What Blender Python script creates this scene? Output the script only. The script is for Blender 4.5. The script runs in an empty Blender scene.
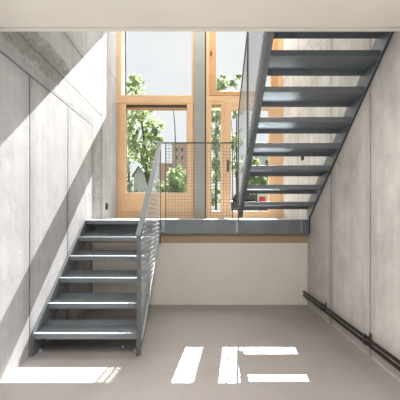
import bpy, bmesh, math, random
from mathutils import Vector, Matrix
random.seed(7)
SC = bpy.context.scene
COL = SC.collection
PI = math.pi
EYE = 1.14            # eye height above the lower floor
W = 1.365             # half width of the stairwell

# ------------------------------------------------------------------ materials
def new_mat(name):
    m = bpy.data.materials.new(name); m.use_nodes = True
    nt = m.node_tree
    for n in list(nt.nodes): nt.nodes.remove(n)
    out = nt.nodes.new('ShaderNodeOutputMaterial')
    return m, nt, out

class G:
    """small node-graph helper"""
    def __init__(s, nt): s.nt = nt
    def n(s, typ, **kw):
        nd = s.nt.nodes.new(typ)
        for k, v in kw.items(): setattr(nd, k, v)
        return nd
    def l(s, a, b): s.nt.links.new(a, b)
    def val(s, sock, v):
        if hasattr(v, 'is_output') or isinstance(v, bpy.types.NodeSocket): s.l(v, sock)
        else: sock.default_value = v
    def math(s, op, a, b=0.0, c=None, clamp=False):
        nd = s.n('ShaderNodeMath', operation=op); nd.use_clamp = clamp
        s.val(nd.inputs[0], a); s.val(nd.inputs[1], b)
        if c is not None: s.val(nd.inputs[2], c)
        return nd.outputs[0]
    def noise(s, vec, scale, detail=4, rough=.55, dist=0.0):
        nd = s.n('ShaderNodeTexNoise'); s.l(vec, nd.inputs['Vector'])
        nd.inputs['Scale'].default_value = scale; nd.inputs['Detail'].default_value = detail
        nd.inputs['Roughness'].default_value = rough; nd.inputs['Distortion'].default_value = dist
        return nd.outputs['Fac']
    def ramp(s, fac, p0, p1, v0=0.0, v1=1.0):
        nd = s.n('ShaderNodeMapRange'); nd.clamp = True
        s.l(fac, nd.inputs[0])
        for i, v in zip((1, 2, 3, 4), (p0, p1, v0, v1)): nd.inputs[i].default_value = v
        return nd.outputs[0]
    def mix(s, fac, a, b, blend='MIX'):
        nd = s.n('ShaderNodeMix', data_type='RGBA', blend_type=blend)
        s.val(nd.inputs[0], fac)
        for i, v in ((6, a), (7, b)):
            if isinstance(v, (tuple, list)): nd.inputs[i].default_value = (*v[:3], 1)
            else: s.l(v, nd.inputs[i])
        return nd.outputs[2]

def principled(g, out, color, rough=.5, metal=0.0, spec=.5, bump=None, bstr=.2, bdist=.01):
    p = g.n('ShaderNodeBsdfPrincipled')
    if isinstance(color, (tuple, list)): p.inputs['Base Color'].default_value = (*color[:3], 1)
    else: g.l(color, p.inputs['Base Color'])
    g.val(p.inputs['Roughness'], rough)
    p.inputs['Metallic'].default_value = metal
    p.inputs['Specular IOR Level'].default_value = spec
    if bump is not None:
        b = g.n('ShaderNodeBump'); b.inputs['Strength'].default_value = bstr; b.inputs['Distance'].default_value = bdist
        g.l(bump, b.inputs['Height']); g.l(b.outputs[0], p.inputs['Normal'])
    g.l(p.outputs[0], out.inputs[0])
    return p

def simple(name, col, rough=.5, metal=0.0, spec=.5, var=.12, scale=6.0):
    m, nt, out = new_mat(name); g = G(nt)
    tc = g.n('ShaderNodeTexCoord').outputs['Object']
    f = g.noise(tc, scale, 4)
    f = g.ramp(f, .3, .7)
    c = g.mix(f, tuple(x*(1-var) for x in col), tuple(min(1, x*(1+var)) for x in col))
    principled(g, out, c, rough, metal, spec, bump=g.noise(tc, scale*9, 3), bstr=.06, bdist=.003)
    return m

def concrete(name, base, lines=(), rough_zones=(), warm=(1, 1, 1), contrast=.16, dark=.45):
    """lines: (axis, centre, halfwidth, other_min, other_max, strength); axes are world Y ('y') / Z ('z')."""
    m, nt, out = new_mat(name); g = G(nt)
    tc = g.n('ShaderNodeTexCoord').outputs['Object']
    sep = g.n('ShaderNodeSeparateXYZ'); g.l(tc, sep.inputs[0])
    Y, Z = sep.outputs[1], sep.outputs[2]
    big = g.ramp(g.noise(tc, 1.1, 5, .6, .4), .32, .70)
    mid = g.ramp(g.noise(tc, 5.5, 6, .65), .3, .72)
    # vertical run marks: stretched noise
    mp = g.n('ShaderNodeMapping'); g.l(tc, mp.inputs[0]); mp.inputs['Scale'].default_value = (5, 5, .5)
    streak = g.ramp(g.noise(mp.outputs[0], 2.2, 4), .35, .7)
    fine = g.ramp(g.noise(tc, 60, 3), .3, .7)
    v = g.math('ADD', g.math('MULTIPLY', big, .4), g.math('MULTIPLY', mid, .28))
    v = g.math('ADD', v, g.math('MULTIPLY', streak, .2))
    v = g.math('ADD', v, g.math('MULTIPLY', fine, .12))
    lo = tuple(b*(1-contrast)*w for b, w in zip(base, warm)); hi = tuple(min(1, b*(1+contrast)*w) for b, w in zip(base, warm))
    col = g.mix(v, lo, hi)
    # bug holes
    vo = g.n('ShaderNodeTexVoronoi'); g.l(tc, vo.inputs['Vector']); vo.inputs['Scale'].default_value = 9
    hole = g.ramp(vo.outputs['Distance'], .03, .055, 1, 0)
    hole = g.math('MULTIPLY', hole, g.ramp(g.noise(tc, 3.1, 2), .45, .6))
    height = g.math('SUBTRACT', g.math('MULTIPLY', mid, .3), hole)
    col = g.mix(g.math('MULTIPLY', hole, .6), col, (base[0]*.3,)*3)
    blot = g.math('MULTIPLY', g.ramp(g.noise(tc, 3.0, 9, .78, .5), .52, .66), g.ramp(fine, 0, 1, .6, 1))
    col = g.mix(g.math('MULTIPLY', blot, .42), col, tuple(b*.62 for b in base))
    wob = g.math('MULTIPLY', g.math('SUBTRACT', g.noise(tc, 9, 5, .7), .5), .022)
    brk = g.ramp(g.noise(tc, 13, 4, .7), .30, .50, .6, 1)
    for ax, c, hw, o0, o1, st in lines:
        A, B = (Y, Z) if ax == 'y' else (Z, Y)
        d = g.math('ABSOLUTE', g.math('SUBTRACT', g.math('ADD', A, wob), c))
        mk = g.ramp(d, hw*.55, hw*1.15, 1, 0)
        halo = g.math('MULTIPLY', g.ramp(d, hw, hw*9, .5, 0), mid)
        mk = g.math('MAXIMUM', g.math('MULTIPLY', mk, brk), halo)
        rng = g.math('MULTIPLY', g.math('GREATER_THAN', B, o0), g.math('LESS_THAN', B, o1))
        mk = g.math('MULTIPLY', g.math('MULTIPLY', mk, rng), st)
        col = g.mix(mk, col, tuple(b*dark*.55 for b in base))
        height = g.math('SUBTRACT', height, mk)
    for (y0, y1, z0, z1, st, tint) in rough_zones:
        w2 = g.math('MULTIPLY', g.math('SUBTRACT', g.noise(tc, 4, 5, .7), .5), .16)
        yy = g.math('ADD', Y, w2); zz = g.math('ADD', Z, w2)
        def edge(s, a, b, f=.04):
            return g.math('MULTIPLY', g.ramp(s, a, a+f), g.ramp(s, b-f, b, 1, 0))
        zone = g.math('MULTIPLY', edge(yy, y0, y1), edge(zz, z0, z1))
        n1 = g.ramp(g.noise(tc, 17, 8, .8, 1.2), .40, .60)
        fac = g.math('MULTIPLY', g.math('MULTIPLY', zone, n1), st)
        col = g.mix(fac, col, tint)
        height = g.math('ADD', height, g.math('MULTIPLY', fac, 1.3))
    principled(g, out, col, .82, 0, .25, bump=height, bstr=.5, bdist=.008)
    return m

def wood(name, c0, c1, axis='z'):
    m, nt, out = new_mat(name); g = G(nt)
    tc = g.n('ShaderNodeTexCoord').outputs['Object']
    mp = g.n('ShaderNodeMapping'); g.l(tc, mp.inputs[0])
    mp.inputs['Scale'].default_value = (30, 30, 1.6) if axis == 'z' else (1.6, 30, 30)
    f = g.ramp(g.noise(mp.outputs[0], 1.6, 6, .6, .6), .3, .72)
    f2 = g.ramp(g.noise(tc, 2.0, 2), .3, .7)
    f = g.math('ADD', g.math('MULTIPLY', f, .65), g.math('MULTIPLY', f2, .35))
    principled(g, out, g.mix(f, c0, c1), .42, 0, .4, bump=f, bstr=.08, bdist=.002)
    return m

def glass_mat():
    m, nt, out = new_mat('clear_glass'); g = G(nt)
    t = g.n('ShaderNodeBsdfTransparent'); t.inputs[0].default_value = (.96, .975, .97, 1)
    s = g.n('ShaderNodeBsdfGlossy'); s.inputs['Roughness'].default_value = .02
    fr = g.n('ShaderNodeFresnel'); fr.inputs[0].default_value = 1.45
    mx = g.n('ShaderNodeMixShader'); g.l(g.math('MULTIPLY', fr.outputs[0], .8), mx.inputs[0])
    g.l(t.outputs[0], mx.inputs[1]); g.l(s.outputs[0], mx.inputs[2]); g.l(mx.outputs[0], out.inputs[0])
    return m

def leaf_mat(name, col):
    m, nt, out = new_mat(name); g = G(nt)
    tc = g.n('ShaderNodeTexCoord').outputs['Object']
    f = g.ramp(g.noise(tc, 2.2, 3), .3, .7)
    c = g.mix(f, tuple(x*.6 for x in col), tuple(min(1, x*1.5) for x in col))
    d = g.n('ShaderNodeBsdfDiffuse'); t = g.n('ShaderNodeBsdfTranslucent')
    g.l(c, d.inputs[0]); g.l(c, t.inputs[0])
    mx = g.n('ShaderNodeMixShader'); mx.inputs[0].default_value = .4
    g.l(d.outputs[0], mx.inputs[1]); g.l(t.outputs[0], mx.inputs[2]); g.l(mx.outputs[0], out.inputs[0])
    return m

def floor_mat():
    m, nt, out = new_mat('polished_screed'); g = G(nt)
    tc = g.n('ShaderNodeTexCoord').outputs['Object']
    a = g.ramp(g.noise(tc, .9, 6, .6, .8), .3, .7)
    b = g.ramp(g.noise(tc, 4.5, 6, .7, .5), .3, .72)
    c = g.ramp(g.noise(tc, 90, 2), .3, .7)
    v = g.math('ADD', g.math('MULTIPLY', a, .5), g.math('ADD', g.math('MULTIPLY', b, .35), g.math('MULTIPLY', c, .15)))
    col = g.mix(v, (.265, .240, .230), (.375, .345, .33))
    principled(g, out, col, g.ramp(b, 0, 1, .30, .48), 0, .45, bump=b, bstr=.04, bdist=.004)
    return m

M = {}
LL = [('y', 2.095, .010, -1, 2.26, .9), ('y', 2.945, .015, -1, 2.26, .95), ('y', 3.79, .018, -1, 2.26, .9), ('y', 4.65, .022, -1, 2.3, .95),
      ('y', 5.11, .02, -1, 6, .9), ('z', 2.26, .012, -9, 4.66, .9), ('z', 2.51, .013, -9, 5.11, .95), ('z', 2.97, .011, -9, 5.11, .95),
      ('z', 3.31, .007, 5.11, 7, .5), ('z', 1.36, .006, 4.65, 5.11, .6), ('z', 1.22, .006, 4.65, 5.11, .45)]
M['wall_l'] = concrete('cast_concrete_left', (.405, .40, .412), LL,
    [(2.0, 3.9, 2.36, 2.70, .9, (.15, .145, .14)), (2.0, 4.0, 2.28, 2.60, .5, (.24, .235, .23)), (3.85, 5.05, 2.46, 2.58, .6, (.2, .19, .185)),
     (4.62, 5.10, 1.05, 2.45, .75, (.20, .195, .19)), (4.50, 4.80, 1.3, 2.3, .5, (.24, .235, .23))], contrast=.36)
LR = [('y', 2.10, .010, -1, 6, .6), ('y', 2.95, .012, -1, 6, .75), ('y', 3.83, .014, -1, 6, .8), ('y', 4.65, .007, 1, 6, .5), ('y', 5.13, .007, -1, 6, .6),
      ('z', 3.31, .007, 2.9, 7, .6), ('z', 2.51, .006, 3.9, 7, .35)]
M['wall_r'] = concrete('cast_concrete_right', (.60, .573, .545), LR,
    [(3.6, 4.6, 2.7, 3.3, .45, (.2, .19, .18))], contrast=.36)
M['pillar'] = concrete('cast_concrete_pillar', (.34, .34, .325), [], [], contrast=.12)
M['floor'] = floor_mat()
M['plaster'] = simple('cream_plaster', (.77, .735, .67), .9, 0, .15, .03, 3)
M['ceil'] = simple('cream_ceiling_paint', (.83, .80, .73), .9, 0, .15, .03, 2)
M['plywood'] = wood('plywood_edge', (.36, .26, .165), (.47, .35, .23), 'x')
M['screed'] = simple('landing_screed', (.42, .41, .40), .6, 0, .3, .08, 5)
M['steel'] = simple('grey_painted_steel', (.20, .222, .242), .50, .62, .5, .10, 5)
M['steel_lt'] = simple('galvanised_wire', (.42, .45, .47), .5, .3, .5, .10, 9)
M['mesh'] = simple('mesh_grey', (.24, .25, .255), .5, .2, .4, .08)
M['rail'] = simple('grey_rail_steel', (.11, .12, .125), .75, 0, .04, .08, 6)
M['dark_steel'] = simple('anthracite_post_steel', (.07, .08, .09), .4, .3, .5, .08, 6)
M['wood'] = wood('larch_window_wood', (.66, .425, .235), (.82, .565, .345))
M['wood_h'] = wood('larch_window_wood_across', (.66, .425, .235), (.82, .565, .345), 'x')
M['wood_d'] = wood('orange_sash_wood', (.54, .29, .13), (.66, .38, .19))
M['wood_dh'] = wood('orange_sash_wood_across', (.54, .29, .13), (.66, .38, .19), 'x')
M['glass'] = glass_mat()
M['gasket_or_gap'] = simple('black_gasket_or_gap', (.03, .03, .03), .7)
M['white'] = simple('white_reveal', (.85, .85, .85), .6, 0, .3, .02)
M['blind'] = simple('brown_blind_box', (.30, .14, .10), .5, .1, .4, .1)
M['pipe'] = simple('dark_brown_pipe', (.022, .012, .011), .45, 0, .3, .2, 12)
M['clamp'] = simple('zinc_clamp', (.12, .12, .12), .4, .8, .5, .1)
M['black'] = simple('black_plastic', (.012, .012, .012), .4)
M['bark'] = simple('bark', (.10, .075, .055), .95, 0, .2, .3, 8)
M['lf1'] = leaf_mat('leaf_bright', (.38, .45, .24))
M['lf2'] = leaf_mat('leaf_mid', (.21, .28, .15))
M['lf3'] = leaf_mat('leaf_pale', (.42, .45, .40))
M['brick'] = None
M['grass'] = simple('grass_ground', (.10, .14, .05), .95, 0, .2, .3, 2)
M['paving'] = simple('pale_paving', (.32, .31, .29), .85, 0, .2, .1, 3)
M['car'] = simple('dark_car_paint', (.035, .04, .05), .25, .3, .6, .05)
M['carglass'] = simple('car_window', (.02, .025, .03), .08, 0, .6, .02)
M['rubber'] = simple('tyre_rubber', (.02, .02, .02), .8)
M['red'] = simple('red_board', (.45, .04, .06), .6, 0, .3, .1)
M['offwhite'] = simple('off_white_render', (.50, .49, .50), .85, 0, .2, .06)
M['slate'] = simple('grey_cladding', (.42, .40, .47), .8, 0, .3, .1)
M['wind'] = simple('dark_window', (.05, .06, .08), .15, 0, .6, .1)
M['lamp_grey'] = simple('lamp_post_grey', (.10, .10, .11), .5, .4)
def brick_mat():
    m, nt, out = new_mat('red_brick'); g = G(nt)
    tc = g.n('ShaderNodeTexCoord').outputs['Object']
    mp = g.n('ShaderNodeMapping'); g.l(tc, mp.inputs[0]); mp.inputs['Rotation'].default_value = (PI/2, 0, 0)
    b = g.n('ShaderNodeTexBrick'); g.l(mp.outputs[0], b.inputs['Vector'])
    b.inputs['Color1'].default_value = (.60, .36, .35, 1); b.inputs['Color2'].default_value = (.54, .33, .32, 1)
    b.inputs['Mortar'].default_value = (.3, .26, .24, 1); b.inputs['Scale'].default_value = 3
    principled(g, out, b.outputs[0], .9, 0, .2)
    return m
M['brick'] = brick_mat()

# ------------------------------------------------------------------ mesh helpers
def box(bm, x0, x1, y0, y1, z0, z1):
    vs = [bm.verts.new((x, y, z)) for x in (x0, x1) for y in (y0, y1) for z in (z0, z1)]
    for f in ((0, 1, 3, 2), (4, 6, 7, 5), (0, 4, 5, 1), (2, 3, 7, 6), (0, 2, 6, 4), (1, 5, 7, 3)):
        bm.faces.new([vs[i] for i in f])
    return vs
def prism_x(bm, pts, x0, x1):
    """polygon in (y,z) extruded along x"""
    a = [bm.verts.new((x0, y, z)) for y, z in pts]; b = [bm.verts.new((x1, y, z)) for y, z in pts]
    n = len(pts)
    bm.faces.new(a); bm.faces.new(b[::-1])
    for i in range(n): bm.faces.new((a[i], b[i], b[(i+1) % n], a[(i+1) % n]))
def prism_y(bm, pts, y0, y1):
    a = [bm.verts.new((x, y0, z)) for x, z in pts]; b = [bm.verts.new((x, y1, z)) for x, z in pts]
    n = len(pts)
    bm.faces.new(a); bm.faces.new(b[::-1])
    for i in range(n): bm.faces.new((a[i], b[i], b[(i+1) % n], a[(i+1) % n]))
def tube(bm, pts, r, seg=12, cap=True):
    pts = [Vector(p) for p in pts]; rings = []
    rr = r if isinstance(r, (list, tuple)) else [r]*len(pts)
    for i, p in enumerate(pts):
        d = (pts[min(i+1, len(pts)-1)] - pts[max(i-1, 0)]).normalized()
        up = Vector((0, 0, 1)) if abs(d.z) < .9 else Vector((1, 0, 0))
        u = d.cross(up).normalized(); v = d.cross(u).normalized()
        rings.append([bm.verts.new(p + (u*math.cos(2*PI*k/seg) + v*math.sin(2*PI*k/seg))*rr[i]) for k in range(seg)])
    for a, b in zip(rings, rings[1:]):
        for k in range(seg): bm.faces.new((a[k], a[(k+1) % seg], b[(k+1) % seg], b[k]))
    if cap: bm.faces.new(rings[0][::-1]); bm.faces.new(rings[-1])
def obj(name, bm, mat, parent=None, bevel=0.0, smooth=False):
    bmesh.ops.recalc_face_normals(bm, faces=bm.faces)
    me = bpy.data.meshes.new(name); bm.to_mesh(me); bm.free()
    for m in (mat if isinstance(mat, (list, tuple)) else [mat]): me.materials.append(m)
    if smooth:
        for p in me.polygons: p.use_smooth = True
    o = bpy.data.objects.new(name, me); COL.objects.link(o)
    if parent is not None:
        o.parent = parent
        if parent.type == 'EMPTY': o.matrix_parent_inverse = Matrix.Translation(-parent.location)
    if bevel:
        b = o.modifiers.new('bevel', 'BEVEL'); b.width = bevel; b.segments = 2; b.limit_method = 'ANGLE'; b.angle_limit = .7
    return o
def tag(o, label, cat, group=None, kind=None):
    o['label'] = label; o['category'] = cat
    if group: o['group'] = group
    if kind: o['kind'] = kind
    return o
def thing(name, loc, label, cat, group=None, kind=None):
    o = bpy.data.objects.new(name, None); COL.objects.link(o); o.location = loc; o.empty_display_size = .1
    return tag(o, label, cat, group, kind)
def struct(name, bm, mat, label, cat, bevel=0.0):
    return tag(obj(name, bm, mat, None, bevel), label, cat, kind='structure')
def B(*boxes):
    bm = bmesh.new()
    for b in boxes: box(bm, *b)
    return bm

# ------------------------------------------------------------------ building shell
YW0, YW1 = 6.05, 6.35          # inner and outer face of the glazed wall
YP = 4.673                     # pale wall under the landing
YR = -3.2                      # rear of the lower room
LAND = EYE - .0575             # landing level 1.0825
TOP = 5.6
struct('floor', B((-W-.25, W+.25, YR, YP+.3, -.2, 0)), M['floor'], 'smooth grey-brown screed floor with bright sunlit patches', 'floor')
struct('wall_left', B((-W-.25, -W, YR, YW1, 0, TOP)), M['wall_l'], 'raw cast concrete wall on the left crossed by diagonal sunlight', 'wall')
struct('wall_right', B((W, W+.25, YR, YW1, 0, TOP)), M['wall_r'], 'raw cast concrete wall on the right with vertical joints above the pipes', 'wall')
struct('wall_back', B((-W, W, YP, YP+.2, 0, .785)), M['plaster'], 'smooth cream plastered wall below the landing', 'wall')
struct('trim_1', B((-W, W, YP-.004, YP+.2, .785, .905)), M['plywood'], 'brown wooden edge board between cream wall and steel beam', 'trim')
struct('ceiling', B((-W, W, YR, 2.447, EYE+1.25, 2.70)), M['ceil'], 'cream painted ceiling along the top of the picture', 'ceiling')
struct('trim_2', B((-W, W, 2.449, 2.464, EYE+1.262, 2.70), (-W, W, 2.466, 2.507, EYE+1.25, 2.70)), M['ceil'], 'pale edge strip along the front of the ceiling', 'trim')
# glazed wall: pillar and lintel
struct('wall_pillar', B((-.10, .082, YW0-.02, YW1, LAND, 4.545)), M['pillar'], 'narrow grey concrete pillar between the two windows', 'wall')
struct('wall_front', B((-W, W, YW0, YW1, 4.545, TOP)), M['pillar'], 'concrete lintel above the windows', 'wall')
# roof of the stairwell and rear wall of the lower room (closed, dark to dim its reflection in the steel)
struct('ceiling_stairwell', B((-W, W, 2.507, YW1, TOP, TOP+.2)), M['ceil'], 'upper ceiling high over the stairwell', 'ceiling')
struct('wall_upper', B((-W, W, 2.3, 2.50, 2.70, TOP)), M['plaster'], 'cream wall of the upper storey above the ceiling edge', 'wall')
struct('wall_rear', B((-W, W, YR-.2, YR, 0, 2.7)), M['lamp_grey'], 'dark rear wall behind the camera', 'wall')

# ------------------------------------------------------------------ landing platform
lp = thing('landing_platform', (0, 4.6, 0.9), 'dark grey steel landing beam and floor between the two stair flights', 'landing')
obj('floor_slab', B((-W+.002, W-.002, 4.62, YW1, .905, LAND)), M['screed'], lp)
bm = B((-.515, W-.012, 4.585, 4.595, .905, LAND), (-.515, W-.012, 4.595, 4.6195, LAND-.010, LAND), (-.515, W-.012, 4.595, 4.6195, .905, .915))
obj('front_beam', bm, M['steel'], lp, .002)
bm = B((-W+.012, -.52, 4.585, 4.595, .905, LAND-.001), (-W+.012, -.52, 4.595, 4.6195, LAND-.010, LAND-.001))
obj('rear_beam', bm, M['steel'], lp, .002)
for x0, x1 in ((-.482, -.440), (.445, .478), (W-.11, W-.10)):
    obj('joint_plate', B((x0, x1, 4.575, 4.584, .925, LAND-.012)), M['steel_lt'], lp, .001)

# ------------------------------------------------------------------ stair flights
RISE, RUN = .18, .27
def tread(name, x0, x1, y_nose, y_back, z, root, t=.006, drop=.045, up=.04, lean=0.0):
    """folded plate: lip down at the nosing, plate, upstand at the back. y_nose/y_back may run either way."""
    s = 1 if y_back > y_nose else -1
    pts = [(y_nose, z-drop), (y_nose, z), (y_back-s*(t+lean), z), (y_back-s*t, z+up), (y_back, z+up), (y_back-s*lean, z-t), (y_nose+s*t, z-t), (y_nose+s*t, z-drop)]
    bm = bmesh.new(); prism_x(bm, pts, x0, x1)
    return obj(name, bm, M['steel'], root, .0012)

def wires(bm, poly_test, X, ys, hs, r, rx=None):
    rx = rx or r
    """square wire grid in the plane x=X, clipped by poly_test(y) -> (zmin,zmax)"""
    y = ys[0]
    while y <= ys[1]:
        lo, hi = poly_test(y)
        if hi - lo > .02: box(bm, X-rx, X+rx, y-r, y+r, lo, hi)
        y += hs
    z = -1.0
    zz = 0.0
    while zz < 5:
        # find the run of y where zz is within the panel
        n = 240; y0 = None
        for i in range(n+1):
            yy = ys[0] + (ys[1]-ys[0])*i/n
            lo, hi = poly_test(yy); ins = lo <= zz <= hi
            if ins and y0 is None: y0 = yy
            if (not ins or i == n) and y0 is not None:
                if yy - y0 > .02: box(bm, X+rx, X+rx*3, y0, yy, zz-r, zz+r)
                y0 = None
        zz += hs

# ---- lower flight, along the left wall
XL0, XL1 = -1.352, -.502      # outer faces of the stringers
n0 = 2.985
low = thing('staircase', (-.93, 3.0, 0), 'lower flight of grey steel stairs against the left wall, rising to the landing', 'staircase', 'grey steel stair flights')
def top_line(y): return .18 + (y-n0)*RISE/RUN + .022
def bot_line(y): return top_line(y) - .31
for xa in (XL0, XL1-.008):
    yb = n0 - .02 + (.31 - .18 - .009)*RUN/RISE
    yf = n0-.02
    y_foot = n0 + (.31-.202)*RUN/RISE
    pts = [(yf, 0.0), (y_foot, 0.0), (4.574, bot_line(4.574)), (4.574, LAND-.002), (n0 + (LAND-.202-.0)*RUN/RISE, LAND-.002), (yf, top_line(yf))]
    bm = bmesh.new(); prism_x(bm, pts, xa, xa+.008)
    obj('stringer', bm, M['steel'], low, .0015)
for k in range(5):
    tread('tread', XL0+.0085, XL1-.0085, n0+RUN*k, n0+RUN*k+.285, EYE-.963+RISE*k, low, up=.034, lean=.06)
# top step plate joining the landing
bm = bmesh.new()
z = EYE-.06; yn = n0+RUN*5
prism_x(bm, [(yn, z-.045), (yn, z), (4.584, z), (4.584, z-.006), (yn+.006, z-.006), (yn+.006, z-.045)], XL0+.0085, XL1-.0085)
obj('tread', bm, M['steel'], low, .0012)
# guard: flat handrail, front post, landing post, wire mesh
XG = -.492
bm = bmesh.new()
ya, yb2, za, zb = 2.955, 4.585, .965, 2.05
prism_x(bm, [(ya, za), (yb2, zb), (yb2, zb+.012), (ya, za+.012)], XG-.028, XG+.022)
obj('handrail', bm, M['rail'], low, .001)
obj('post', B((XG-.018, XG+.018, 2.955, 2.965, .02, .965)), M['rail'], low, .001)
obj('post', B((XG-.004, XG+.006, 4.555, 4.584, .78, 2.06)), M['dark_steel'], low, .001)
hr = lambda y: za + (zb-za)*(y-ya)/(yb2-ya)
bm = bmesh.new()
def low_panel(y):
    b = max(.10, bot_line(y)+.02, 0)
    return (b, hr(y)-.01)
wires(bm, low_panel, XG, (2.99, 4.55), .045, .0030, .0010)
obj('wire_mesh', bm, M['steel_lt'], low)
# slim edge bar under the mesh
bm = bmesh.new(); prism_x(bm, [(2.99, .10), (3.13, .10), (4.55, bot_line(4.55)+.01), (4.55, bot_line(4.55)+.024), (3.125, .115), (2.99, .115)], XG-.003, XG+.007)
obj('edge_bar', bm, M['steel_lt'], low)
# small foot bolts
for x in (-.53, XL0+.028):
    bm = B((x-.022, x+.012, 3.05, 3.11, 0.0, .006), (x-.02, x-.002, 3.07, 3.09, .006, .022))
    obj('foot_plate', bm, M['steel_lt'], low, .001)

# ---- upper flight, along the right wall, rising toward the camera
XU0, XU1 = .480, 1.348
up = thing('staircase', (.92, 4.5, LAND), 'upper flight of grey steel stairs along the right wall, seen from below', 'staircase', 'grey steel stair flights')
URISE, URUN, YU, EU = .178, .265, 4.32, .116
def unose(y): return EYE + EU + (YU+.285-y)*URISE/URUN       # line through the nosings
def utop(y): return unose(y)+.022
def ubot(y): return unose(y)-.192
yend = 2.53
for xa in (XU0, XU1-.008):
    # simple convex-ish outline: foot drops in front of the beam
    pts = [(4.573, LAND-.17), (4.545, LAND-.17), (4.545, LAND+.02), (4.30, ubot(4.30)), (yend, ubot(yend)), (yend, utop(yend)), (4.62, utop(4.62)), (4.62, LAND+.001), (4.573, LAND+.001)]
    bm = bmesh.new(); prism_x(bm, pts, xa, xa+.008)
    obj('stringer', bm, M['steel'], up, .0015)
for j in range(8):
    yb = YU - URUN*j
    tread('tread', XU0+.0435, XU1-.0085, yb+.285, yb, EYE+EU+URISE*j, up)
XH = .470
ha, hb = 4.50, 2.53
hz = lambda y: EYE + 1.20 + (4.50-y)*URISE/URUN
bm = bmesh.new(); prism_x(bm, [(ha+.02, hz(ha+.02)), (ha+.02, hz(ha+.02)+.03), (hb, hz(hb)+.03), (hb, hz(hb))], XH-.008, XH+.006)
obj('handrail', bm, M['rail'], up, .001)
obj('post', B((XH-.006, XH+.006, 4.49, 4.53, LAND+.0, hz(4.5))), M['dark_steel'], up, .001)
for yy in (3.62,):
    obj('post', B((XH-.010, XH+.010, yy-.02, yy+.02, ubot(yy)+.02, hz(yy))), M['dark_steel'], up, .001)
bm = bmesh.new()
def up_panel(y): return (max(ubot(y)+.03, LAND+.03), hz(y)-.005)
wires(bm, up_panel, XH-.002, (2.55, 4.48), .042, .0026, .001)
obj('wire_mesh', bm, M['steel_lt'], up)
# added black strip that darkens the gap between stringer and concrete wall
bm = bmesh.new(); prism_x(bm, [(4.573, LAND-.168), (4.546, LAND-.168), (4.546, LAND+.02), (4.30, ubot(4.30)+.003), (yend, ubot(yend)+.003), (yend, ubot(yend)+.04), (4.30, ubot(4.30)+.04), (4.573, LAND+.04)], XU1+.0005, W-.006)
obj('dark_gap_strip', bm, M['black'], up)
# flanges of the outer stringer, which is a channel open toward the treads
for f in (lambda y: ubot(y), lambda y: utop(y)-.008):
    bm = bmesh.new(); prism_x(bm, [(4.54, f(4.54)), (4.54, f(4.54)+.008), (yend, f(yend)+.008), (yend, f(yend))], XU0+.0085, XU0+.043)
    obj('stringer_flange', bm, M['steel'], up)

# ------------------------------------------------------------------ landing guardrail
gr = thing('guardrail', (0, 4.56, LAND), 'wire mesh guardrail with thin top rail on the landing edge', 'guardrail')
gx0, gx1 = -.515, .412
obj('top_rail', B((gx0, gx1, 4.588, 4.618, EYE+.895, EYE+.908)), M['dark_steel'], gr, .001)
for x in (-.428, gx1-.004):
    obj('post', B((x-.005, x+.005, 4.590, 4.616, LAND, EYE+.895)), M['dark_steel'], gr, .001)
bm = bmesh.new(); x = -.428+.04; r = .0021
while x < gx1-.01: box(bm, x-r, x+r, 4.602-r, 4.602+r, LAND+.01, EYE+.895); x += .04
z = LAND+.012
while z < EYE+.885: box(bm, -.424, gx1-.008, 4.602+r, 4.602+3*r, z-r, z+r); z += .04
obj('wire_mesh', bm, M['mesh'], gr)

# ------------------------------------------------------------------ windows
def P(px): return (px-200)*YW0/368
def H(py, y=YW0): return EYE + (215-py)*y/368
ZT0, ZT1 = H(103), H(95.5)
ZB = LAND
ZTOP = 4.545
def frame_obj(name, root, x0, x1, z0, z1, l, r, b, t, y0, y1, mv, mh):
    """stiles + rails as one frame mesh with two wood directions"""
    bm = bmesh.new()
    box(bm, x0, x0+l, y0, y1, z0, z1); box(bm, x1-r, x1, y0, y1, z0, z1)
    n = len(bm.faces)
    box(bm, x0+l, x1-r, y0+.001, y1-.001, z0, z0+b); box(bm, x0+l, x1-r, y0+.001, y1-.001, z1-t, z1)
    bm.faces.ensure_lookup_table()
    for i, f in enumerate(bm.faces): f.material_index = 0 if i < n else 1
    return obj(name, bm, [mv, mh], root, .003)
def pane(root, x0, x1, z0, z1, y=YW0+.06):
    return obj('pane', B((x0, x1, y, y+.008, z0, z1)), M['glass'], root)
# left unit
w1 = thing('window_1', (-.73, YW0, LAND), 'tall wooden window on the left with a large upper pane above an opening pane', 'window', kind='structure')
XA, XB = -W+.002, -.102
frame_obj('frame', w1, XA, XB, ZT1-.002, ZTOP, P(121)-XA, XB-P(191.5), .01, .08, YW0+.0, YW0+.12, M['wood'], M['wood_h'])
obj('transom', B((XA, XB, YW0-.004, YW0+.12, ZT0, ZT1)), M['wood_h'], w1, .003)
frame_obj('lower_frame', w1, XA, XB, ZB, ZT0-.001, P(119.5)-XA, XB-P(193), .10, .01, YW0+.004, YW0+.12, M['wood'], M['wood_h'])
frame_obj('sash', w1, P(119.5), P(193), ZB+.1001, ZT0-.0111, P(126)-P(119.5), P(193)-P(187), H(193)-ZB-.1001, .012, YW0-.008, YW0+.10, M['wood'], M['wood_h'])
pane(w1, P(121), P(191.5), ZT1+.009, ZTOP-.08)
pane(w1, P(126), P(187), H(193), ZT0-.026)
obj('gasket_or_gap', B((P(126)+.002, P(187)-.002, YW0+.02, YW0+.058, ZT0-.040, ZT0-.027), (P(126), P(126)+.006, YW0+.04, YW0+.058, H(193), ZT0-.04), (P(187)-.006, P(187), YW0+.04, YW0+.058, H(193), ZT0-.04)), M['gasket_or_gap'], w1)
obj('sill_bead', B((P(126), P(187), YW0+.02, YW0+.058, H(193), H(193)+.008)), M['white'], w1)
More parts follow.
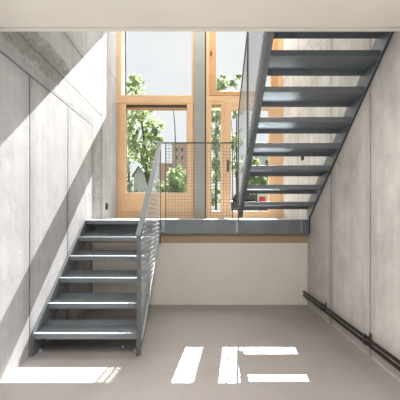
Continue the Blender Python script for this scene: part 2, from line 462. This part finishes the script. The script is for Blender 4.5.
obj('blind_box', B((XA, XB, YW0+.125, YW1, EYE+1.80, EYE+1.99)), M['blind'], w1, .004)
obj('outer_reveal', B((XA, XA+.075, YW0+.125, YW1, ZB, EYE+1.799), (XA, XA+.075, YW0+.125, YW1, EYE+1.992, ZTOP)), M['white'], w1)
obj('guide_rail', B((XA+.077, XA+.100, YW1-.05, YW1-.02, ZB, EYE+1.799), (XA+.077, XA+.100, YW1-.05, YW1-.02, EYE+1.992, ZTOP)), M['lamp_grey'], w1)
# right unit: upper sash
w2 = thing('window_2', (.73, YW0, ZT1), 'upper orange-brown wooden window on the right, above the terrace door', 'window', kind='structure')
XC, XD = .100, W-.002
obj('gasket_or_gap', B((.0825, .0995, YW0+.03, YW1, LAND, ZTOP)), M['gasket_or_gap'], w2)  # black filler painting in the shadow gap between pillar and frame
frame_obj('frame', w2, XC, XD, ZT1-.01, ZTOP, P(209.5)-XC, XD-P(278), .006, .06, YW0, YW0+.12, M['wood'], M['wood_h'])
frame_obj('sash', w2, P(209.5), P(278), ZT1-.003, ZTOP-.061, P(216)-P(209.5), P(278)-P(271), H(91)-ZT1+.003, .07, YW0-.006, YW0+.10, M['wood_d'], M['wood_dh'])
pane(w2, P(216), P(271), H(91), ZTOP-.131)
bm = bmesh.new(); box(bm, P(211)-.008, P(211)+.012, YW0-.016, YW0-.007, H(56), H(51)); box(bm, P(211)-.004, P(211)+.008, YW0-.03, YW0-.016, H(55), H(53))
obj('window_latch', bm, M['clamp'], w2, .002)
obj('blind_box', B((XC, XD, YW0+.125, YW1, EYE+1.80, EYE+1.99)), M['white'], w2, .004)
# terrace door with a narrow sidelight
d1 = thing('door_1', (.73, YW0, LAND), 'wooden terrace door with glass and a narrow side pane, behind the upper stairs', 'door', kind='structure')
zh = H(101.5)
obj('door_frame', B((XC, P(211.5), YW0-.002, YW0+.12, ZB, zh), (P(276), XD, YW0-.002, YW0+.12, ZB, zh), (P(221), P(224.3), YW0-.002, YW0+.12, ZB, zh)), M['wood'], d1, .003)
obj('head_rail', B((XC, XD, YW0-.004, YW0+.12, zh+.001, ZT1-.012), (P(211.5), P(221), YW0, YW0+.12, H(104), zh)), M['wood_h'], d1, .003)
obj('bottom_rail', B((P(211.5), P(221), YW0, YW0+.12, ZB, H(211))), M['wood_h'], d1, .003)
pane(d1, P(211.5), P(221), H(211), H(104))
leaf = frame_obj('door_leaf', d1, P(224.3)+.001, P(276)-.001, ZB+.008, zh-.001, P(231)-P(224.3)-.001, P(276)-P(269)-.001, H(211)-ZB-.008, H(101.5)-H(109)+.011, YW0-.012, YW0+.07, M['wood'], M['wood_h'])
obj('pane', B((P(231), P(269), YW0+.02, YW0+.028, H(211), H(109))), M['glass'], leaf)
bm = bmesh.new(); box(bm, P(228)-.018, P(228)+.018, YW0-.019, YW0-.0125, H(172), H(160))
tube(bm, [(P(228), YW0-.016, H(163)), (P(228), YW0-.055, H(163)), (P(228)+.11, YW0-.055, H(163))], .009, 10)
tube(bm, [(P(228), YW0-.018, H(169.5)), (P(228), YW0-.026, H(169.5))], .012, 12)
obj('door_handle', bm, M['clamp'], leaf, .001)

# ------------------------------------------------------------------ wall fittings
def pipe(name, z, label):
    bm = bmesh.new(); tube(bm, [(1.318, y, z) for y in (4.67, 3.5, 2, 0, -2, YR+.01)], .0135, 16)
    return tag(obj(name, bm, M['pipe'], smooth=True), label, 'pipe', 'pipes along the right wall')
pipe('heating_pipe', EYE-.973, 'upper dark brown pipe running low along the right concrete wall')
pipe('heating_pipe', EYE-1.016, 'lower dark brown pipe running just above the floor by the right wall')
def clamp(y, label):
    r = thing('pipe_clamp', (1.34, y, .145), label, 'pipe clamp', 'clamps holding the two pipes')
    z1, z2 = EYE-.973, EYE-1.016
    bm = bmesh.new()
    for zz in (z1, z2):
        for k in range(16):
            a0, a1 = 2*PI*k/16, 2*PI*(k+1)/16
            q = [(1.318+rr*math.cos(a), zz+rr*math.sin(a)) for rr, a in ((.0142, a0), (.0190, a0), (.0190, a1), (.0142, a1))]
            prism_y(bm, q, y-.012, y+.012)
    obj('ring', bm, M['clamp'], r)
    bm = B((1.335, W-.005, y-.006, y+.006, z1-.006, z1+.006), (1.335, W-.005, y-.006, y+.006, z2-.006, z2+.006), (W-.006, W, y-.02, y+.02, z2-.03, z1+.03))
    obj('bracket', bm, M['clamp'], r, .001)
    obj('screw', B((1.306, 1.324, y-.005, y+.005, z1+.019, z1+.024)), M['clamp'], r)
clamp(3.98, 'far clamp holding both dark pipes, nearer the corner')
clamp(2.94, 'near clamp holding both dark pipes, below the right wall joint')
def socket(x, y, z, s, hh, label):
    r = thing('wall_socket', (x, y, z), label, 'socket')
    obj('cover', B((min(x, x+s*.012), max(x, x+s*.012), y-.05, y+.05, z-hh, z+hh)), M['black'], r, .003)
    obj('socket_face', B((min(x+s*.012, x+s*.018), max(x+s*.012, x+s*.018), y-.03, y+.03, z-hh*.6, z+hh*.6)), M['rubber'], r, .002)
socket(-W+.0005, 5.36, 1.265, 1, .05, 'small black socket on the left wall beside the wooden window')
socket(W-.0005, 4.88, 1.90, -1, .035, 'small black socket on the right wall seen between the upper stair treads')

# ------------------------------------------------------------------ outdoors
GZ = .98
def struct_ground():
    struct('ground', B((-60, 60, YW1+.001, 120, GZ-.3, GZ)), M['grass'], 'ground outside beyond the windows', 'ground')
    struct('path', B((-60, 60, 17.5, 26, GZ, GZ+.012)), M['paving'], 'pale paved strip outside under the parked car', 'path')
struct_ground()
def at(px, py, D): return ((px-200)*D/368, D, EYE+(215-py)*D/368)

def leaves(blobs, n, size, mats, root, flat=.0):
    bm = bmesh.new()
    vols = [b[3]*b[4]*b[5] for b in blobs]; tot = sum(vols)
    for b, v in zip(blobs, vols):
        cx, cy, cz, rx, ry, rz = b
        # leaves grow in small clusters (twigs)
        cnt = int(n*v/tot); ncl = max(4, cnt//14)
        cl = []
        for _ in range(ncl):
            while True:
                p = Vector([random.uniform(-1, 1) for _ in range(3)])
                if .25 < p.length < 1: break
            cl.append(p)
        for i in range(cnt):
            p = random.choice(cl) + Vector([random.gauss(0, .11) for _ in range(3)])
            c = Vector((cx+p.x*rx, cy+p.y*ry, cz+p.z*rz))
            if c.z < GZ+.02: continue
            d = Vector([random.gauss(0, 1) for _ in range(3)]).normalized()
            e = d.cross(Vector([random.gauss(0, 1) for _ in range(3)])).normalized()
            s = size*random.uniform(.6, 1.3)
            nrm = d.cross(e).normalized()
            vs = [bm.verts.new(c+q) for q in (-d*s, -d*s*.2+e*s*.5+nrm*s*.08, d*s, -d*s*.2-e*s*.5+nrm*s*.08)]
            f = bm.faces.new((vs[0], vs[1], vs[2], vs[3])); f.material_index = random.randrange(len(mats))
    me = bpy.data.meshes.new('foliage'); bm.to_mesh(me); bm.free()
    for m in mats: me.materials.append(m)
    o = bpy.data.objects.new('foliage', me); COL.objects.link(o); o.parent = root
    o.matrix_parent_inverse = Matrix.Translation(-root.location)
    return o
def branches(root, base, tips, r0, name='trunk'):
    bm = bmesh.new(); bx, by, bz = base
    for i, (tx, ty, tz) in enumerate(tips):
        m1 = Vector((bx+(tx-bx)*.12, by+(ty-by)*.12, bz+(tz-bz)*.35)); m2 = Vector((bx+(tx-bx)*.55, by+(ty-by)*.55, bz+(tz-bz)*.68))
        k = 1 if i == 0 else .6
        tube(bm, [base, m1, m2, (tx, ty, tz)], [r0*k, r0*.7*k, r0*.4*k, r0*.12], 8)
    return obj(name, bm, M['bark'], root, smooth=True)
def tree(px, D, blobs_px, n, size, mats, label, r0=.1, base_px=None, group='trees outside the windows'):
    bx = ((base_px or px)-200)*D/368
    r = thing('tree', (bx, D, GZ), label, 'tree', group)
    bl = []
    for (cx, cy, rx, ry) in blobs_px:
        x, y, z = at(cx, cy, D); s = D/368
        bl.append((x, y+random.uniform(-.3, .3), z, rx*s, max(rx, ry)*s*.7, ry*s))
    leaves(bl, n, size, mats, r)
    branches(r, (bx, D, GZ), [(b[0], b[1], b[2]+b[5]*.4) for b in bl], r0)
    return r
tree(146, 14, [(136, 88, 9, 13), (141, 112, 13, 14), (152, 130, 12, 13), (143, 150, 15, 14), (158, 143, 8, 10), (133, 128, 8, 14), (150, 165, 10, 8)], 3300, .075, [M['lf1'], M['lf1'], M['lf2']],
     'bright green leafy tree outside the left window', .09, base_px=150)
tree(129, 19, [(128, 110, 6, 22), (129, 150, 6, 24), (127, 178, 7, 14)], 1500, .09, [M['lf3'], M['lf3'], M['lf2']], 'pale silvery tree at the left edge of the left window', .08, base_px=129)
tree(216, 15, [(216, 86, 10, 9), (222, 80, 6, 7), (217, 112, 9, 14), (215, 140, 9, 14), (218, 170, 9, 15), (214, 195, 9, 10)], 2600, .085, [M['lf2'], M['lf1'], M['lf3']],
     'dark green tree outside seen through the narrow side pane', .05, base_px=216)
tree(236, 17, [(236, 82, 9, 8), (227, 86, 8, 7), (237, 110, 9, 12), (236, 140, 8, 13), (240, 165, 9, 12)], 1500, .085, [M['lf1'], M['lf3'], M['lf2']],
     'light green tree outside behind the terrace door glass', .05, base_px=237)
tree(256, 16, [(255, 168, 9, 9), (254, 184, 11, 9), (262, 178, 7, 8)], 1300, .08, [M['lf1'], M['lf2'], M['lf2']],
     'low round tree outside seen between the upper stair treads', .07, base_px=256)
def bush(cx, cy, rx, ry, D, n, mats, label):
    x, y, z = at(cx, cy, D); s = D/368
    r = thing('bush', (x, D, GZ), label, 'bush', 'bushes outside the left window')
    leaves([(x, y, z, rx*s, rx*s*.8, ry*s), (x-rx*s*.4, y, z-ry*s*.7, rx*s*.8, rx*s*.7, ry*s)], n, .06, mats, r)
    branches(r, (x, D, GZ), [(x-.2, D, z), (x+.2, D, z), (x, D+.1, z+.2)], .03, 'stem')
bush(178, 182, 12, 17, 12, 1700, [M['lf2'], M['lf1'], M['lf2']], 'rounded green bush outside by the lamp post')
bush(160, 192, 8, 13, 11.5, 800, [M['lf2'], M['lf2'], M['lf1']], 'darker bush outside behind the sloping handrail')
bush(131, 192, 7, 10, 11, 500, [M['lf1'], M['lf3']], 'low light bush outside in the left window corner')

# brick apartment house
bg = thing('brick_house', (-2.2, 45, GZ), 'red brick building far outside behind the bushes', 'building')
s = 45/368
def hx(px): return (px-200)*s
def hz2(py): return EYE+(215-py)*s
obj('wall', B((hx(172), hx(192), 45, 52, GZ, hz2(144)), (hx(158), hx(172), 46, 52, GZ, hz2(163))), M['brick'], bg)
obj('roof', B((hx(171), hx(193), 44.8, 52.2, hz2(144), hz2(142.5)), (hx(157.5), hx(172), 45.8, 52.2, hz2(163), hz2(162))), M['offwhite'], bg)
for r_ in range(5):
    for c_ in range(3):
        x = hx(175+c_*5.6); z = hz2(152+r_*8)
        w_ = obj('house_window', B((x, x+.36, 44.93, 45.0, z, z+.55)), M['offwhite'], bg)
        obj('window_pane', B((x+.04, x+.32, 44.90, 44.93, z+.04, z+.51)), M['wind'], w_)
# pale building on the right, far away
pb = thing('pale_house', (9, 50, GZ), 'pale rendered building far outside on the right', 'building')
s = 50/368
obj('wall', B((hx(262)*1, hx(300), 50, 58, GZ, EYE+(215-152)*s)), M['offwhite'], pb)
obj('roof', B((hx(261.5), hx(301), 49.8, 58.2, EYE+(215-152)*s, EYE+(215-150)*s)), M['slate'], pb)
for r_ in range(3):
    for c_ in range(3):
        x = hx(265+c_*7); z = EYE+(215-166-r_*14)*s
        w_ = obj('house_window', B((x, x+.5, 49.93, 50, z, z+.8)), M['slate'], pb)
        obj('window_pane', B((x+.05, x+.45, 49.9, 49.93, z+.05, z+.75)), M['wind'], w_)
# grey shed with a gabled roof
sh = thing('shed', (-3.0, 18, GZ), 'grey gabled shed outside behind the tree trunk', 'shed')
s = 18/368
x0, x1, xm = (133.5-200)*s, (146.5-200)*s, (139-200)*s
bm = bmesh.new(); prism_y(bm, [(x0, GZ), (x1, GZ), (x1, EYE+37*s), (xm, EYE+48*s), (x0, EYE+39*s)], 18, 20.5)
obj('wall', bm, M['slate'], sh)
bm = bmesh.new()
prism_y(bm, [(x0-.06, EYE+38*s), (xm, EYE+48.2*s), (x1+.06, EYE+36*s), (x1+.06, EYE+37.3*s), (xm, EYE+49.6*s), (x0-.06, EYE+39.3*s)], 17.9, 20.6)
obj('roof', bm, M['lamp_grey'], sh)
# street lamp
lx, ly = (176.2-200)*12.8/368, 12.8
sl = thing('street_lamp', (lx, ly, GZ), 'slim grey street lamp with a curved top outside the left window', 'street lamp')
s = 12.8/368
bm = bmesh.new()
pts = [(px, py) for px, py in ((176.2, 217), (176, 190), (175.6, 150), (174.8, 125), (173.6, 112), (172, 105), (169.5, 101), (166, 99.5))]
tube(bm, [((px-200)*s, ly, GZ if py > 215 else EYE+(215-py)*s) for px, py in pts], [.03, .026, .022, .018, .016, .015, .014, .013], 10)
obj('pole', bm, M['lamp_grey'], sl, smooth=True)
bm = bmesh.new(); hx0 = (166-200)*s; hz0 = EYE+115.5*s
prism_y(bm, [(hx0+.02, hz0-.02), (hx0+.02, hz0+.03), (hx0-.1, hz0+.035), (hx0-.2, hz0), (hx0-.2, hz0-.02)], ly-.06, ly+.06)
obj('lamp_head', bm, M['lamp_grey'], sl, .005)
# parked car
car = thing('car', (3.1, 20, GZ+.012), 'dark parked car outside seen through the terrace door', 'car')
cz = GZ+.012; cx0, cx1 = 1.35, 5.45
bm = bmesh.new()
prism_y(bm, [(cx0, cz+.25), (cx1, cz+.25), (cx1, cz+.62), (cx1-.15, cz+.78), (cx1-1.05, cz+.88), (cx0+.25, cz+.90), (cx0+.02, cz+.80)], 19.2, 20.85)
obj('body', bm, M['car'], car, .06)
bm = bmesh.new()
prism_y(bm, [(cx0+.3, cz+.90), (cx1-1.1, cz+.89), (cx1-1.75, cz+1.38), (cx1-2.3, cz+1.44), (cx0+1.0, cz+1.42), (cx0+.55, cz+1.3)], 19.32, 20.73)
cab = obj('cabin', bm, M['car'], car, .05)
bm = bmesh.new()
prism_y(bm, [(cx0+.62, cz+.95), (cx1-1.35, cz+.95), (cx1-1.85, cz+1.32), (cx0+.82, cz+1.33)], 19.305, 19.318)
obj('side_window', bm, M['carglass'], cab)
for wx in (cx0+.75, cx1-.8):
    for wy in (19.3, 20.75):
        bm = bmesh.new(); tube(bm, [(wx, wy-.1, cz+.31), (wx, wy+.1, cz+.31)], .31, 24)
        wh = obj('wheel', bm, M['rubber'], car, .02)
        bm = bmesh.new(); tube(bm, [(wx, wy-.115, cz+.31), (wx, wy-.1005, cz+.31)], .19, 20); obj('hub_cap', bm, M['clamp'], wh)
# notice board
s = 11/368
nb = thing('notice_board', ((263.5-200)*s, 11, GZ), 'white notice board with a red panel outside behind the lowest treads', 'sign')
x0, x1 = (257.5-200)*s, (270-200)*s
obj('board', B((x0, x1, 11, 11.03, EYE+(215-207)*s, EYE+(215-193)*s)), M['offwhite'], nb, .003)
obj('red_panel', B(((259-200)*s, (265.5-200)*s, 10.992, 10.999, EYE+(215-204)*s, EYE+(215-196.5)*s)), M['red'], nb)
for x in (x0+.03, x1-.06): obj('leg', B((x, x+.03, 11.031, 11.06, GZ, EYE+(215-195)*s)), M['lamp_grey'], nb)

# ------------------------------------------------------------------ light
wd = bpy.data.worlds.new('sky'); SC.world = wd; wd.use_nodes = True
nt = wd.node_tree; g = G(nt)
bgn = nt.nodes['Background']
tc = g.n('ShaderNodeTexCoord').outputs['Generated']
f = g.ramp(g.noise(tc, 3.5, 6, .6, .6), .42, .72)
c = g.mix(f, (.93, .935, .975), (1, 1, 1.0))
g.l(c, bgn.inputs[0]); bgn.inputs[1].default_value = 1.0
sun = bpy.data.lights.new('sun', 'SUN'); sun.energy = 39; sun.angle = math.radians(.2); sun.color = (1, .975, .94)
so = bpy.data.objects.new('sun', sun); COL.objects.link(so)
d = Vector((-.108, -1, -.765)); so.rotation_euler = d.to_track_quat('-Z', 'Y').to_euler(); so.location = (2, 12, 9)
def area(name, loc, target, sx, sy, e, col=(1, 1, 1)):
    L = bpy.data.lights.new(name, 'AREA'); L.shape = 'RECTANGLE'; L.size = sx; L.size_y = sy; L.energy = e; L.color = col
    o = bpy.data.objects.new(name, L); COL.objects.link(o); o.location = loc
    o.rotation_euler = (Vector(target)-Vector(loc)).to_track_quat('-Z', 'Y').to_euler(); return o
area('stairwell_fill', (0, 5.2, TOP-.05), (0, 4.2, 0), 2.2, 1.3, 165, (1, .99, .97))  # unseen fill added overhead to brighten the walls and treads
area('rear_floor_fill', (0, -.35, .06), (0, -.3499, 2), 2.4, 1.7, 29, (1, .985, .965))  # added upward fill behind the camera, brightens the ceiling
area('ceiling_strip_fill', (0, .85, 2.37), (0, .8501, 0), .26, 2.4, 80, (1, .985, .96))  # made-up fill, kept narrow so its reflection hides in the pillar

# ------------------------------------------------------------------ camera
cam = bpy.data.cameras.new('camera'); co = bpy.data.objects.new('camera', cam); COL.objects.link(co)
co.location = (0, 0, EYE); co.rotation_euler = (PI/2, 0, 0)
cam.sensor_width = 36; cam.lens = 368/400*36; cam.shift_y = 15/400; cam.clip_start = .05; cam.clip_end = 300
SC.camera = co
vs = SC.view_settings; vs.view_transform = 'Standard'; vs.look = 'None'; vs.gamma = 1; vs.exposure = 0; vs.use_curve_mapping = False
SC.cycles.max_bounces = 12; SC.cycles.diffuse_bounces = 6; SC.cycles.transparent_max_bounces = 16
